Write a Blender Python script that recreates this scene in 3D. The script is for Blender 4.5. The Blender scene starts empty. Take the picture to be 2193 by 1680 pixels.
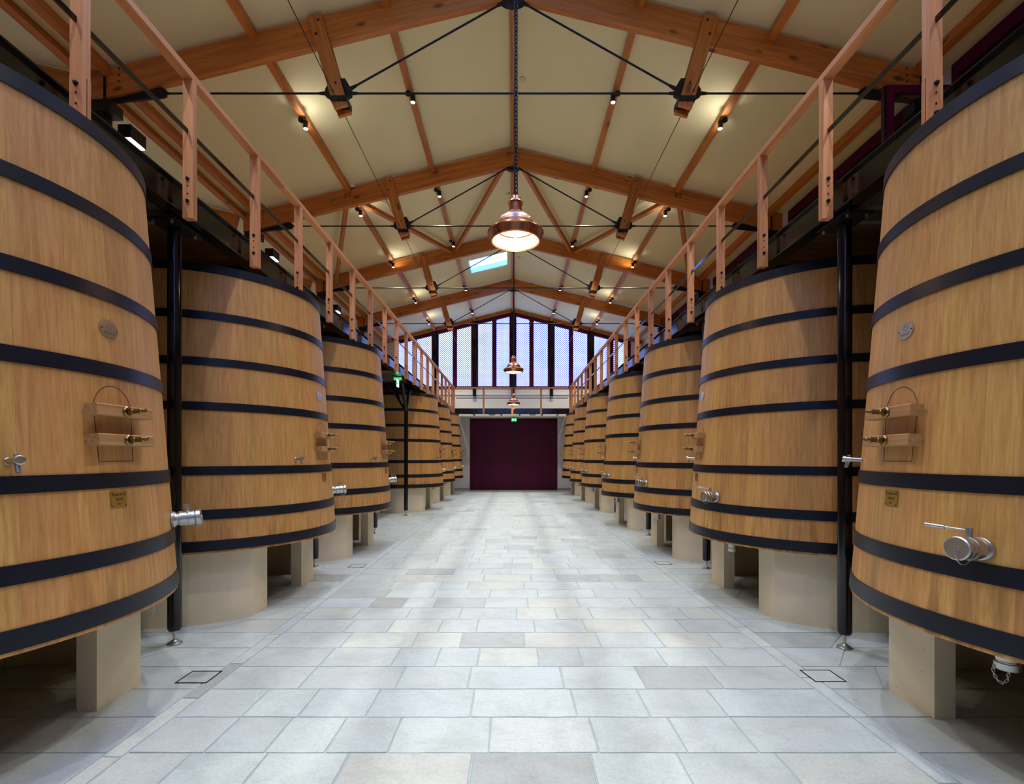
import bpy, math, random
from mathutils import Matrix, Vector
random.seed(7)
scene = bpy.context.scene
COL = scene.collection
PI = math.pi

# ------------------------------------------------------------------ camera
cam_d = bpy.data.cameras.new('camera')
cam_d.sensor_fit = 'HORIZONTAL'; cam_d.sensor_width = 36.0
cam_d.lens = 36.0 * 1035.0 / 2193.0
cam_d.shift_x = -2.0 / 2193.0
cam_d.shift_y = 139.5 / 2193.0
cam_d.clip_start = 0.05; cam_d.clip_end = 200
cam = bpy.data.objects.new('camera', cam_d)
COL.objects.link(cam)
cam.location = (0, 0, 1.74)
cam.rotation_euler = (PI / 2, 0, 0)
scene.camera = cam

# ------------------------------------------------------------------ world, exposure
world = bpy.data.worlds.new('world'); scene.world = world
world.use_nodes = True
wn = world.node_tree.nodes['Background']
wn.inputs[0].default_value = (0.13, 0.35, 1.0, 1)
wn.inputs[1].default_value = 9.0
vs = scene.view_settings
vs.view_transform = 'Standard'; vs.look = 'None'; vs.exposure = 0.58; vs.gamma = 1.0
vs.use_curve_mapping = False
cy = scene.cycles
cy.max_bounces = 5; cy.diffuse_bounces = 3; cy.glossy_bounces = 3; cy.transmission_bounces = 2; cy.transparent_max_bounces = 4
cy.caustics_reflective = False; cy.caustics_refractive = False
cy.use_adaptive_sampling = True; cy.adaptive_threshold = 0.03

SPOT_W = 310.0         # ceiling spotlights
UP_W = 7.0            # upward part of the up-and-down spotlights
PENDANT_W = 8.0
GABLE_E = 3.3          # daylight behind the gable lattice
WALLBOX_W = 14.0
SPOT_C = (1.0, 0.97, 0.92)

# ------------------------------------------------------------------ mesh helpers
class MB:
    def __init__(s): s.v = []; s.f = []; s.sm = []
    def add(s, vs_, fs, smooth=False):
        b = len(s.v); s.v += [tuple(p) for p in vs_]
        for f in fs: s.f.append(tuple(i + b for i in f)); s.sm.append(smooth)
        return s
    def box(s, x0, x1, y0, y1, z0, z1):
        v = [(x0,y0,z0),(x1,y0,z0),(x1,y1,z0),(x0,y1,z0),(x0,y0,z1),(x1,y0,z1),(x1,y1,z1),(x0,y1,z1)]
        return s.add(v, [(0,3,2,1),(4,5,6,7),(0,1,5,4),(1,2,6,5),(2,3,7,6),(3,0,4,7)])
    def cbox(s, x0, x1, y0, y1, z0, z1, c=0.004):
        """box with chamfered edges along its longest run"""
        dims = (x1-x0, y1-y0, z1-z0); ax = dims.index(max(dims))
        lo = [x0,y0,z0]; hi = [x1,y1,z1]
        a, b = [(1,2),(2,0),(0,1)][ax]
        a0,a1,b0,b1 = lo[a],hi[a],lo[b],hi[b]
        prof = [(a0+c,b0),(a1-c,b0),(a1,b0+c),(a1,b1-c),(a1-c,b1),(a0+c,b1),(a0,b1-c),(a0,b0+c)]
        v = []
        for t in (lo[ax], hi[ax]):
            for p in prof:
                q = [0,0,0]; q[ax] = t; q[a] = p[0]; q[b] = p[1]; v.append(q)
        f = [(i,(i+1)%8,(i+1)%8+8,i+8) for i in range(8)] + [tuple(range(7,-1,-1)), tuple(range(8,16))]
        return s.add(v, f)
    def prism(s, poly, z0, z1, axis='z'):
        n = len(poly)
        def mk(p, t):
            if axis == 'z': return (p[0], p[1], t)
            if axis == 'y': return (p[0], t, p[1])
            return (t, p[0], p[1])
        v = [mk(p, z0) for p in poly] + [mk(p, z1) for p in poly]
        f = [(i,(i+1)%n,(i+1)%n+n,i+n) for i in range(n)] + [tuple(range(n-1,-1,-1)), tuple(range(n,2*n))]
        if axis == 'y': f = [tuple(reversed(q)) for q in f]
        return s.add(v, f)
    def cyl(s, p, q, r, r2=None, n=16, caps=True):
        p = Vector(p); q = Vector(q); d = (q-p).normalized()
        u = d.orthogonal().normalized(); w = d.cross(u); r2 = r if r2 is None else r2
        ring = lambda c, rr: [c + (u*math.cos(2*PI*i/n) + w*math.sin(2*PI*i/n))*rr for i in range(n)]
        s.add(ring(p,r)+ring(q,r2), [(i,(i+1)%n,(i+1)%n+n,i+n) for i in range(n)], True)
        if caps:
            if r > 0: s.add(ring(p,r), [tuple(range(n-1,-1,-1))])
            if r2 > 0: s.add(ring(q,r2), [tuple(range(n))])
        return s
    def lathe(s, prof, n=32, axis='z', o=(0,0,0), smooth=True, sharp=0.6):
        """profile of (r, t) pairs turned about an axis; breaks smoothing at sharp bends"""
        def mk(r, t, a):
            c, d = r*math.cos(a), r*math.sin(a)
            p = (c,d,t) if axis == 'z' else ((t,c,d) if axis == 'x' else (d,t,c))
            return (p[0]+o[0], p[1]+o[1], p[2]+o[2])
        for k in range(len(prof)-1):
            a, b = prof[k], prof[k+1]
            v = [mk(a[0],a[1],2*PI*i/n) for i in range(n)] + [mk(b[0],b[1],2*PI*i/n) for i in range(n)]
            s.add(v, [(i,(i+1)%n,(i+1)%n+n,i+n) for i in range(n)], smooth)
        return s
    def tube(s, pts, r, n=8, closed=False):
        pts = [Vector(p) for p in pts]; m = len(pts); v = []
        prev = None
        for i, p in enumerate(pts):
            if closed: d = pts[(i+1)%m] - pts[i-1]
            else: d = pts[min(i+1,m-1)] - pts[max(i-1,0)]
            d.normalize()
            u = d.orthogonal().normalized() if prev is None else (prev - d*prev.dot(d)).normalized()
            prev = u; w = d.cross(u)
            v += [p + (u*math.cos(2*PI*j/n)+w*math.sin(2*PI*j/n))*r for j in range(n)]
        f = []
        for i in range(m if closed else m-1):
            k = (i+1)%m
            for j in range(n): f.append((i*n+j, i*n+(j+1)%n, k*n+(j+1)%n, k*n+j))
        s.add(v, f, True)
        if not closed:
            s.add(v[:n], [tuple(range(n-1,-1,-1))]); s.add(v[-n:], [tuple(range(n))])
        return s
    def sphere(s, c, r, n=12, m=8, sz=1.0):
        return s.lathe([(max(r*math.sin(PI*k/m),1e-5), -r*sz*math.cos(PI*k/m)) for k in range(m+1)], n, 'z', c)
    def mesh(s, name, mat):
        me = bpy.data.meshes.new(name)
        me.from_pydata(s.v, [], s.f)
        me.polygons.foreach_set('use_smooth', s.sm)
        me.materials.append(mat); me.update()
        return me

WORLD = {}
def wm(o): return WORLD.get(o.name, Matrix.Identity(4))
def obj(name, data, parent=None, M=None):
    """link an object; M is its WORLD matrix"""
    o = bpy.data.objects.new(name, data); COL.objects.link(o)
    M = Matrix.Identity(4) if M is None else M
    if parent is not None:
        o.parent = parent
        o.matrix_basis = wm(parent).inverted() @ M
    else: o.matrix_basis = M
    WORLD[o.name] = M.copy()
    return o
def part(name, mb, mat, parent, M=None):
    """M relative to the parent"""
    P = wm(parent)
    me = mb.mesh(name, mat) if isinstance(mb, MB) else mb
    return obj(name, me, parent, P @ M if M is not None else P)
def T(x, y, z): return Matrix.Translation((x, y, z))
def RZ(a): return Matrix.Rotation(a, 4, 'Z')
def tag(o, label, cat=None, group=None, kind=None):
    o['label'] = label
    if cat: o['category'] = cat
    if group: o['group'] = group
    if kind: o['kind'] = kind
    return o
def thing(name, label, cat, M=None, group=None):
    return tag(obj(name, None, None, M), label, cat, group)
def struct(name, mb, mat, label, M=None):
    o = obj(name, mb.mesh(name, mat) if mb is not None else None, None, M)
    o['kind'] = 'structure'; o['label'] = label
    return o
def along(p, q, up=(0,0,1)):
    """matrix with local X from p to q"""
    p = Vector(p); q = Vector(q); x = (q-p).normalized(); up = Vector(up)
    z = (up - x*up.dot(x)).normalized(); y = z.cross(x)
    M = Matrix.Identity(4)
    for i in range(3): M[i][0] = x[i]; M[i][1] = y[i]; M[i][2] = z[i]; M[i][3] = p[i]
    return M, (q-p).length
def beam(name, p, q, w, h, mat, parent=None, up=(0,0,1), drop=0.0, c=0.004):
    """timber whose TOP centre line runs p..q when drop=0 (h hangs below); local X is the grain"""
    M, L = along(p, q, up)
    mb = MB().cbox(0, L, -w/2, w/2, -h-drop, -drop, c)
    return obj(name, mb.mesh(name, mat), parent, M)
ORD = ['first','second','third','fourth','fifth','sixth','seventh','eighth']

# ------------------------------------------------------------------ materials
def newmat(name):
    m = bpy.data.materials.new(name); m.use_nodes = True
    nt = m.node_tree; b = nt.nodes['Principled BSDF']
    return m, nt, b
def simple(name, c, rough=0.5, metal=0.0, coat=0.0, spec=None):
    m, nt, b = newmat(name)
    b.inputs['Base Color'].default_value = (*c, 1); b.inputs['Roughness'].default_value = rough
    b.inputs['Metallic'].default_value = metal
    if coat: b.inputs['Coat Weight'].default_value = coat; b.inputs['Coat Roughness'].default_value = 0.1
    if spec is not None: b.inputs['Specular IOR Level'].default_value = spec
    return m
def N(nt, t, **kw):
    n = nt.nodes.new(t)
    for k, v in kw.items():
        if k in n.inputs: n.inputs[k].default_value = v
        else: setattr(n, k, v)
    return n
def ramp(nt, stops):
    r = nt.nodes.new('ShaderNodeValToRGB'); e = r.color_ramp.elements
    while len(e) < len(stops): e.new(0.5)
    for i, (p, c) in enumerate(stops): e[i].position = p; e[i].color = (*c, 1)
    return r
def wood(name, c_dark, c_light, axis=0, rough=0.55, vary=0.18, knots=0.0, grain=26.0, hue=0.0, stain=False):
    m, nt, b = newmat(name); L = nt.links
    tc = N(nt, 'ShaderNodeTexCoord'); oi = N(nt, 'ShaderNodeObjectInfo')
    sc = [grain]*3; sc[axis] = 0.9
    off = N(nt, 'ShaderNodeVectorMath', operation='SCALE'); off.inputs['Scale'].default_value = 37.0
    comb = N(nt, 'ShaderNodeCombineXYZ')
    for i in range(3): L.new(oi.outputs['Random'], comb.inputs[i])
    L.new(comb.outputs[0], off.inputs[0])
    add = N(nt, 'ShaderNodeVectorMath', operation='ADD')
    L.new(tc.outputs['Object'], add.inputs[0]); L.new(off.outputs[0], add.inputs[1])
    mp = N(nt, 'ShaderNodeMapping'); mp.inputs['Scale'].default_value = sc
    L.new(add.outputs[0], mp.inputs['Vector'])
    nz = N(nt, 'ShaderNodeTexNoise', Scale=1.0, Detail=3.0, Roughness=0.6, Distortion=0.6)
    L.new(mp.outputs[0], nz.inputs['Vector'])
    mp2 = N(nt, 'ShaderNodeMapping'); s2 = [grain*5]*3; s2[axis] = 4.0; mp2.inputs['Scale'].default_value = s2
    L.new(add.outputs[0], mp2.inputs['Vector'])
    n2 = N(nt, 'ShaderNodeTexNoise', Scale=1.0, Detail=1.0)
    L.new(mp2.outputs[0], n2.inputs['Vector'])
    mx = N(nt, 'ShaderNodeMath', operation='MULTIPLY_ADD'); mx.inputs[1].default_value = 0.28
    L.new(n2.outputs['Fac'], mx.inputs[0]); 
    sub = N(nt, 'ShaderNodeMath', operation='SUBTRACT'); sub.inputs[1].default_value = 0.14
    L.new(nz.outputs['Fac'], sub.inputs[0]); L.new(sub.outputs[0], mx.inputs[2])
    mid = tuple((a+b_)/2 for a, b_ in zip(c_dark, c_light))
    r = ramp(nt, [(0.30, c_dark), (0.50, mid), (0.70, c_light)])
    L.new(mx.outputs[0], r.inputs[0])
    hs = N(nt, 'ShaderNodeHueSaturation')
    mr = N(nt, 'ShaderNodeMapRange'); mr.inputs['To Min'].default_value = 1-vary; mr.inputs['To Max'].default_value = 1+vary
    L.new(oi.outputs['Random'], mr.inputs['Value']); L.new(mr.outputs[0], hs.inputs['Value'])
    if hue:
        fr = N(nt, 'ShaderNodeMath', operation='FRACT'); mu = N(nt, 'ShaderNodeMath', operation='MULTIPLY'); mu.inputs[1].default_value = 7.31
        L.new(oi.outputs['Random'], mu.inputs[0]); L.new(mu.outputs[0], fr.inputs[0])
        mh = N(nt, 'ShaderNodeMapRange'); mh.inputs['To Min'].default_value = 0.5-hue; mh.inputs['To Max'].default_value = 0.5+hue
        L.new(fr.outputs[0], mh.inputs['Value']); L.new(mh.outputs[0], hs.inputs['Hue'])
    L.new(r.outputs[0], hs.inputs['Color'])
    out = hs.outputs[0]
    if knots:
        mk = N(nt, 'ShaderNodeMapping'); k3 = [3.4]*3; k3[axis] = 1.5; mk.inputs['Scale'].default_value = k3
        L.new(add.outputs[0], mk.inputs['Vector'])
        vo = N(nt, 'ShaderNodeTexVoronoi', Scale=1.0); L.new(mk.outputs[0], vo.inputs['Vector'])
        rk = ramp(nt, [(0.0, (1,1,1)), (knots, (0.7,0.7,0.7)), (knots*1.7, (0,0,0))])
        L.new(vo.outputs['Distance'], rk.inputs[0])
        mi = N(nt, 'ShaderNodeMix', data_type='RGBA'); mi.inputs['B'].default_value = (*[c*0.28 for c in c_dark], 1)
        L.new(rk.outputs[0], mi.inputs['Factor']); L.new(out, mi.inputs['A']); out = mi.outputs['Result']
    if stain:
        sp = N(nt, 'ShaderNodeSeparateXYZ'); L.new(tc.outputs['Object'], sp.inputs[0])
        ms = N(nt, 'ShaderNodeMapRange'); ms.inputs['From Min'].default_value = 0.55; ms.inputs['From Max'].default_value = 0.05
        L.new(sp.outputs['Z'], ms.inputs['Value'])
        m4 = N(nt, 'ShaderNodeMapping'); m4.inputs['Scale'].default_value = (13,13,1.6); L.new(add.outputs[0], m4.inputs['Vector'])
        n4 = N(nt, 'ShaderNodeTexNoise', Scale=1.0, Detail=2.0); L.new(m4.outputs[0], n4.inputs['Vector'])
        r4 = ramp(nt, [(0.48, (0,0,0)), (0.66, (1,1,1))]); L.new(n4.outputs['Fac'], r4.inputs[0])
        mm = N(nt, 'ShaderNodeMath', operation='MULTIPLY'); L.new(r4.outputs[0], mm.inputs[0]); L.new(ms.outputs[0], mm.inputs[1])
        m5 = N(nt, 'ShaderNodeMath', operation='MULTIPLY'); L.new(mm.outputs[0], m5.inputs[0]); m5.inputs[1].default_value = 0.75
        mi = N(nt, 'ShaderNodeMix', data_type='RGBA'); mi.inputs['B'].default_value = (0.22,0.09,0.025,1)
        L.new(m5.outputs[0], mi.inputs['Factor']); L.new(out, mi.inputs['A']); out = mi.outputs['Result']
    L.new(out, b.inputs['Base Color']); b.inputs['Roughness'].default_value = rough
    return m
def stone(name, island=False, tones=None):
    m, nt, b = newmat(name); L = nt.links
    tc = N(nt, 'ShaderNodeTexCoord')
    if island: rn = N(nt, 'ShaderNodeNewGeometry').outputs['Random Per Island']
    else: rn = N(nt, 'ShaderNodeObjectInfo').outputs['Random']
    tones = tones or [(0.0,(0.38,0.41,0.39)),(0.06,(0.46,0.51,0.50)),(0.14,(0.50,0.56,0.56)),(0.45,(0.53,0.595,0.58)),(0.7,(0.51,0.575,0.585)),(0.88,(0.56,0.61,0.57)),(1.0,(0.52,0.545,0.50))]
    r = ramp(nt, tones)
    L.new(rn, r.inputs[0])
    ad = N(nt, 'ShaderNodeVectorMath', operation='ADD')
    cb = N(nt, 'ShaderNodeCombineXYZ'); mu = N(nt, 'ShaderNodeMath', operation='MULTIPLY'); mu.inputs[1].default_value = 50
    L.new(rn, mu.inputs[0]); L.new(mu.outputs[0], cb.inputs[2]); L.new(tc.outputs['Object'], ad.inputs[0]); L.new(cb.outputs[0], ad.inputs[1])
    n1 = N(nt, 'ShaderNodeTexNoise', Scale=3.2, Detail=4.0, Roughness=0.65, Distortion=0.5); L.new(ad.outputs[0], n1.inputs['Vector'])
    r1 = ramp(nt, [(0.3,(0.86,0.85,0.83)),(0.55,(1,1,1)),(0.75,(1.04,1.03,1.0))]); L.new(n1.outputs['Fac'], r1.inputs[0])
    m1 = N(nt, 'ShaderNodeMix', data_type='RGBA', blend_type='MULTIPLY'); m1.inputs['Factor'].default_value = 1
    L.new(r.outputs[0], m1.inputs['A']); L.new(r1.outputs[0], m1.inputs['B'])
    n2 = N(nt, 'ShaderNodeTexNoise', Scale=60.0, Detail=1.0); L.new(ad.outputs[0], n2.inputs['Vector'])
    r2 = ramp(nt, [(0.35,(0.88,0.88,0.88)),(0.6,(1,1,1))]); L.new(n2.outputs['Fac'], r2.inputs[0])
    m2 = N(nt, 'ShaderNodeMix', data_type='RGBA', blend_type='MULTIPLY'); m2.inputs['Factor'].default_value = 0.8
    L.new(m1.outputs['Result'], m2.inputs['A']); L.new(r2.outputs[0], m2.inputs['B'])
    # thin veins
    mv = N(nt, 'ShaderNodeMapping'); mv.inputs['Rotation'].default_value = (0,0,0.6); mv.inputs['Scale'].default_value = (1.0,4.0,1.0); L.new(ad.outputs[0], mv.inputs['Vector'])
    n3 = N(nt, 'ShaderNodeTexNoise', Scale=1.4, Detail=3.0, Distortion=1.2); L.new(mv.outputs[0], n3.inputs['Vector'])
    r3 = ramp(nt, [(0.485,(0,0,0)),(0.5,(1,1,1)),(0.515,(0,0,0))]); L.new(n3.outputs['Fac'], r3.inputs[0])
    mf = N(nt, 'ShaderNodeMath', operation='MULTIPLY'); mf.inputs[1].default_value = 0.22; L.new(r3.outputs[0], mf.inputs[0])
    m3 = N(nt, 'ShaderNodeMix', data_type='RGBA'); m3.inputs['B'].default_value = (0.34,0.32,0.28,1)
    L.new(mf.outputs[0], m3.inputs['Factor']); L.new(m2.outputs['Result'], m3.inputs['A'])
    L.new(m3.outputs['Result'], b.inputs['Base Color'])
    b.inputs['Roughness'].default_value = 0.5; b.inputs['Specular IOR Level'].default_value = 0.35
    bp = N(nt, 'ShaderNodeBump', Strength=0.18, Distance=0.004); L.new(n1.outputs['Fac'], bp.inputs['Height']); L.new(bp.outputs[0], b.inputs['Normal'])
    return m
def plaster(name, c, amt=0.06, scale=2.0, rough=0.85, pits=False):
    m, nt, b = newmat(name); L = nt.links
    tc = N(nt, 'ShaderNodeTexCoord')
    n1 = N(nt, 'ShaderNodeTexNoise', Scale=scale, Detail=3.0, Roughness=0.6); L.new(tc.outputs['Object'], n1.inputs['Vector'])
    r = ramp(nt, [(0.3, tuple(x*(1-amt) for x in c)), (0.7, tuple(min(1,x*(1+amt)) for x in c))]); L.new(n1.outputs['Fac'], r.inputs[0])
    out = r.outputs[0]
    if pits:
        v = N(nt, 'ShaderNodeTexVoronoi', Scale=9.0); L.new(tc.outputs['Object'], v.inputs['Vector'])
        rv = ramp(nt, [(0.03,(1,1,1)),(0.06,(0,0,0))]); L.new(v.outputs['Distance'], rv.inputs[0])
        mi = N(nt, 'ShaderNodeMix', data_type='RGBA'); mi.inputs['B'].default_value = (*[x*0.45 for x in c],1)
        L.new(rv.outputs[0], mi.inputs['Factor']); L.new(out, mi.inputs['A']); out = mi.outputs['Result']
    L.new(out, b.inputs['Base Color']); b.inputs['Roughness'].default_value = rough
    return m
def emit(name, c, s):
    m = bpy.data.materials.new(name); m.use_nodes = True; nt = m.node_tree; nt.nodes.clear()
    o = N(nt, 'ShaderNodeOutputMaterial'); e = N(nt, 'ShaderNodeEmission'); e.inputs[0].default_value = (*c,1); e.inputs[1].default_value = s
    nt.links.new(e.outputs[0], o.inputs[0]); m.cycles.emission_sampling = 'NONE'; return m
def lattice(name, strength):
    """daylit lattice screen: small staggered scales, bright openings and violet ribs"""
    m = bpy.data.materials.new(name); m.use_nodes = True; nt = m.node_tree; nt.nodes.clear(); L = nt.links
    o = N(nt, 'ShaderNodeOutputMaterial'); e = N(nt, 'ShaderNodeEmission'); L.new(e.outputs[0], o.inputs[0])
    tc = N(nt, 'ShaderNodeTexCoord'); sp = N(nt, 'ShaderNodeSeparateXYZ'); L.new(tc.outputs['Object'], sp.inputs[0])
    cb = N(nt, 'ShaderNodeCombineXYZ'); L.new(sp.outputs['X'], cb.inputs[0]); L.new(sp.outputs['Z'], cb.inputs[1])
    mp = N(nt, 'ShaderNodeMapping'); mp.inputs['Rotation'].default_value = (0,0,PI/4); L.new(cb.outputs[0], mp.inputs['Vector'])
    v = N(nt, 'ShaderNodeTexVoronoi', Scale=13.5, Randomness=0.0, voronoi_dimensions='2D'); L.new(mp.outputs[0], v.inputs['Vector'])
    r = ramp(nt, [(0.10,(0.42,0.58,1.0)),(0.29,(0.30,0.44,0.95)),(0.41,(0.055,0.055,0.27)),(0.58,(0.03,0.018,0.12))]); L.new(v.outputs['Distance'], r.inputs[0])
    nz = N(nt, 'ShaderNodeTexNoise', Scale=0.9, Detail=3.0); L.new(cb.outputs[0], nz.inputs['Vector'])
    r2 = ramp(nt, [(0.3,(0.62,0.72,1.0)),(0.5,(0.9,0.97,0.97)),(0.7,(1.0,1.0,1.0))]); L.new(nz.outputs['Fac'], r2.inputs[0])
    mi = N(nt, 'ShaderNodeMix', data_type='RGBA', blend_type='MULTIPLY'); mi.inputs['Factor'].default_value = 0.7
    L.new(r.outputs[0], mi.inputs['A']); L.new(r2.outputs[0], mi.inputs['B'])
    L.new(mi.outputs['Result'], e.inputs[0]); e.inputs[1].default_value = strength
    return m
def clearglass(name, tint=(0.8,0.92,1.0)):
    m = bpy.data.materials.new(name); m.use_nodes = True; nt = m.node_tree; nt.nodes.clear(); L = nt.links
    o = N(nt, 'ShaderNodeOutputMaterial'); t = N(nt, 'ShaderNodeBsdfTransparent'); t.inputs[0].default_value = (*tint,1)
    g = N(nt, 'ShaderNodeBsdfGlossy', Roughness=0.02); mx = N(nt, 'ShaderNodeMixShader'); mx.inputs[0].default_value = 0.06
    L.new(t.outputs[0], mx.inputs[1]); L.new(g.outputs[0], mx.inputs[2]); L.new(mx.outputs[0], o.inputs[0]); return m

M_OAK = wood('oak_stave', (0.43,0.195,0.048), (0.60,0.318,0.100), axis=2, rough=0.5, vary=0.12, grain=42, hue=0.006, stain=True)
M_OAKB = wood('oak_bar', (0.34,0.16,0.055), (0.50,0.275,0.105), axis=1, rough=0.5, vary=0.08, grain=30)
M_FIR = wood('fir_glulam', (0.40,0.105,0.010), (0.64,0.215,0.028), axis=0, rough=0.5, vary=0.12, knots=0.10, grain=16)
M_LARCH = wood('larch_rail', (0.50,0.185,0.065), (0.70,0.32,0.135), axis=0, rough=0.5, vary=0.12, knots=0.07, grain=26)
M_LARCHV = wood('larch_post', (0.50,0.185,0.065), (0.70,0.32,0.135), axis=2, rough=0.5, vary=0.14, knots=0.05, grain=26)
M_DECK = wood('deck_board', (0.10,0.055,0.025), (0.22,0.13,0.06), axis=0, rough=0.7, vary=0.1)
M_HOOP = simple('hoop_paint', (0.002,0.005,0.014), 0.38, 0.0, 0.0, 0.42)
M_BLACK = simple('black_gloss_steel', (0.003,0.003,0.004), 0.12, 0.0, 0.0, 0.45)
M_BLACKM = simple('black_matt_steel', (0.004,0.004,0.005), 0.45, 0.0, 0.0, 0.35)
M_STEEL = simple('stainless', (0.52,0.52,0.50), 0.36, 1.0)
M_GALV = simple('galvanised', (0.42,0.43,0.42), 0.4, 0.9)
M_BRASS = simple('aged_brass', (0.27,0.175,0.065), 0.32, 1.0)
M_PLATE = simple('brass_plate', (0.58,0.36,0.07), 0.35, 0.85)
M_OVAL = simple('brushed_plate', (0.60,0.58,0.55), 0.28, 1.0)
M_INK = simple('black_ink', (0.012,0.010,0.008), 0.6)
M_ETCH = simple('etched_grey', (0.16,0.15,0.13), 0.6, 0.4)
M_COPPER = simple('copper', (0.62,0.25,0.13), 0.26, 1.0)
M_COPPERD = simple('copper_dull', (0.50,0.30,0.24), 0.36, 1.0)
M_SHADEIN = simple('shade_enamel', (0.85,0.60,0.44), 0.5)
M_STONE = stone('limestone_slab')
M_STONEI = stone('limestone_paving', True)
M_MORTAR = plaster('mortar', (0.34,0.43,0.43), 0.1, 8.0)
M_CONC = plaster('smooth_concrete', (0.73,0.625,0.44), 0.07, 1.6, 0.7, True)
M_LINING = plaster('cream_lining', (0.88,0.81,0.49), 0.03, 0.6, 0.9)
M_WALL = plaster('white_plaster', (0.84,0.81,0.75), 0.04, 1.2, 0.9)
M_MAROON = simple('maroon_paint', (0.085,0.002,0.028), 0.38, 0.0, 0.0, 0.22)
M_DARKGLASS = simple('dark_glass', (0.008,0.007,0.009), 0.08)
M_LATT = lattice('gable_lattice', GABLE_E)
M_GLASS = clearglass('skylight_glass')
M_LENS = emit('lamp_lens', (1.0,0.97,0.90), 14.0)
M_BULB = emit('warm_bulb', (1.0,0.74,0.45), 14.0)
M_WHITE = simple('white_plastic', (0.75,0.73,0.68), 0.45)
M_GREEN = simple('green_plastic', (0.02,0.42,0.12), 0.5)
M_SIGN = emit('sign_green', (0.05,0.55,0.20), 0.9)
M_SIGNW = emit('sign_white', (0.85,1.0,0.9), 1.1)
M_SEAM = simple('hatch_seam', (0.05,0.025,0.012), 0.8)
M_CABLE = simple('blue_black_cable', (0.012,0.016,0.05), 0.35)

# ------------------------------------------------------------------ shared dimensions
YF = 25.5                    # far gable wall
YB = -7.0                    # wall behind the camera
XW = 6.95                    # side walls
ZR, SL = 9.57, 0.247         # roof lining at ridge, slope
def lin(x): return ZR - SL*abs(x)
TRUSS_Y = [7.73, 12.17, 16.62, 21.06]
TANK_Y = [2.90, 6.10, 9.09, 12.46, 16.20, 19.37, 22.63]
ROWS = {'left': (-3.75, 0.05, 0.0), 'right': (3.70, -0.05, math.radians(174))}

# ------------------------------------------------------------------ structure: floor
fl = struct('floor', MB().box(-XW, XW, YB, YF+0.36, -0.20, -0.006), M_MORTAR, 'pale limestone slab floor with grey mortar joints between the vats')
def slab_mesh(poly, c=0.003, h=0.006, jit=0.003):
    """irregular slab with chipped edges; poly counter-clockwise around its own centre"""
    pts = []
    n = len(poly)
    for i in range(n):
        a = Vector((*poly[i],0)); b = Vector((*poly[(i+1)%n],0)); L = (b-a).length
        k = max(1, int(L/0.14)) if jit else 1
        for j in range(k):
            p = a.lerp(b, j/k); pts.append((p.x+random.uniform(-jit,jit), p.y+random.uniform(-jit,jit)))
    cx = sum(p[0] for p in pts)/len(pts); cy = sum(p[1] for p in pts)/len(pts)
    m = len(pts)
    inn = []
    for (x,y) in pts:
        d = Vector((x-cx,y-cy)); l = d.length; d *= (l-c*1.4)/max(l,1e-6); inn.append((cx+d.x, cy+d.y))
    v = [(x,y,-h) for x,y in pts] + [(x,y,-c*0.7) for x,y in pts] + [(x,y,0) for x,y in inn]
    f = [(i,(i+1)%m,(i+1)%m+m,i+m) for i in range(m)] + [(i+m,(i+1)%m+m,(i+1)%m+2*m,i+2*m) for i in range(m)] + [tuple(range(2*m,3*m))]
    return v, f
far = MB()
n_ind = 0
def lay(poly, indiv):
    global n_ind
    cx = sum(p[0] for p in poly)/len(poly); cy = sum(p[1] for p in poly)/len(poly)
    loc = [(x-cx,y-cy) for x,y in poly]
    if indiv:
        v, f = slab_mesh(loc); n_ind += 1
        me = bpy.data.meshes.new('paving_slab'); me.from_pydata(v, [], f); me.materials.append(M_STONE)
        obj('paving_slab', me, fl, T(cx,cy,random.uniform(-0.0008,0.0008)))
    else:
        v, f = slab_mesh(loc, jit=0.0)
        far.add([(x+cx,y+cy,z) for x,y,z in v], f)
ROW = 0.391; G = 0.0065
k = 0
y = 2.844 - ROW*25
edges_prev = None
while y < YF-0.02:
    y1 = min(y+ROW, YF)
    near = 2.40 < y < 10.0
    # central slabs
    x = -2.27; xs = [x]
    while True:
        l = random.choice((0.37,0.44,0.50,0.56,0.60,0.66,0.72))*random.uniform(0.95,1.05)
        if 2.27-(x+l) < 0.30: xs.append(2.27); break
        x += l; xs.append(x)
    for a, b in zip(xs[:-1], xs[1:]):
        lay([(a+G,y+G),(b-G,y+G),(b-G,y1-G),(a+G,y1-G)], near)
    # irregular side slabs
    for sg in (-1,1):
        xx = [2.39]; sk = [0.0]
        while xx[-1] < XW-0.5:
            xx.append(xx[-1]+random.uniform(0.45,0.95)); sk.append(random.uniform(-0.2,0.2))
        xx[-1] = XW-0.02; sk[-1] = 0
        for i in range(len(xx)-1):
            a,b,s0,s1 = xx[i],xx[i+1],sk[i],sk[i+1]
            q = [(a+s0+G,y+G),(b+s1-G,y+G),(b-s1-G,y1-G),(a-s0+G,y1-G)]
            q = [(sg*px,py) for px,py in q]
            if sg < 0: q = q[::-1]
            lay(q, 2.40 < y < 7.0 and a < 4.3)
    y += ROW
# narrow border strips along both sides of the aisle
for sg in (-1,1):
    y = 2.0 - 0.55*16
    while y < YF-0.1:
        l = random.uniform(0.45,0.7); y1 = min(y+l, YF-0.01)
        q = [(sg*(2.27+G),y+G),(sg*(2.39-G),y+G),(sg*(2.39-G),y1-G),(sg*(2.27+G),y1-G)]
        if sg < 0: q = q[::-1]
        lay(q, 2.2 < y < 8.0)
        y = y1
pv = obj('distant_paving', far.mesh('distant_paving', M_STONEI), fl); pv['kind'] = 'stuff'

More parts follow.
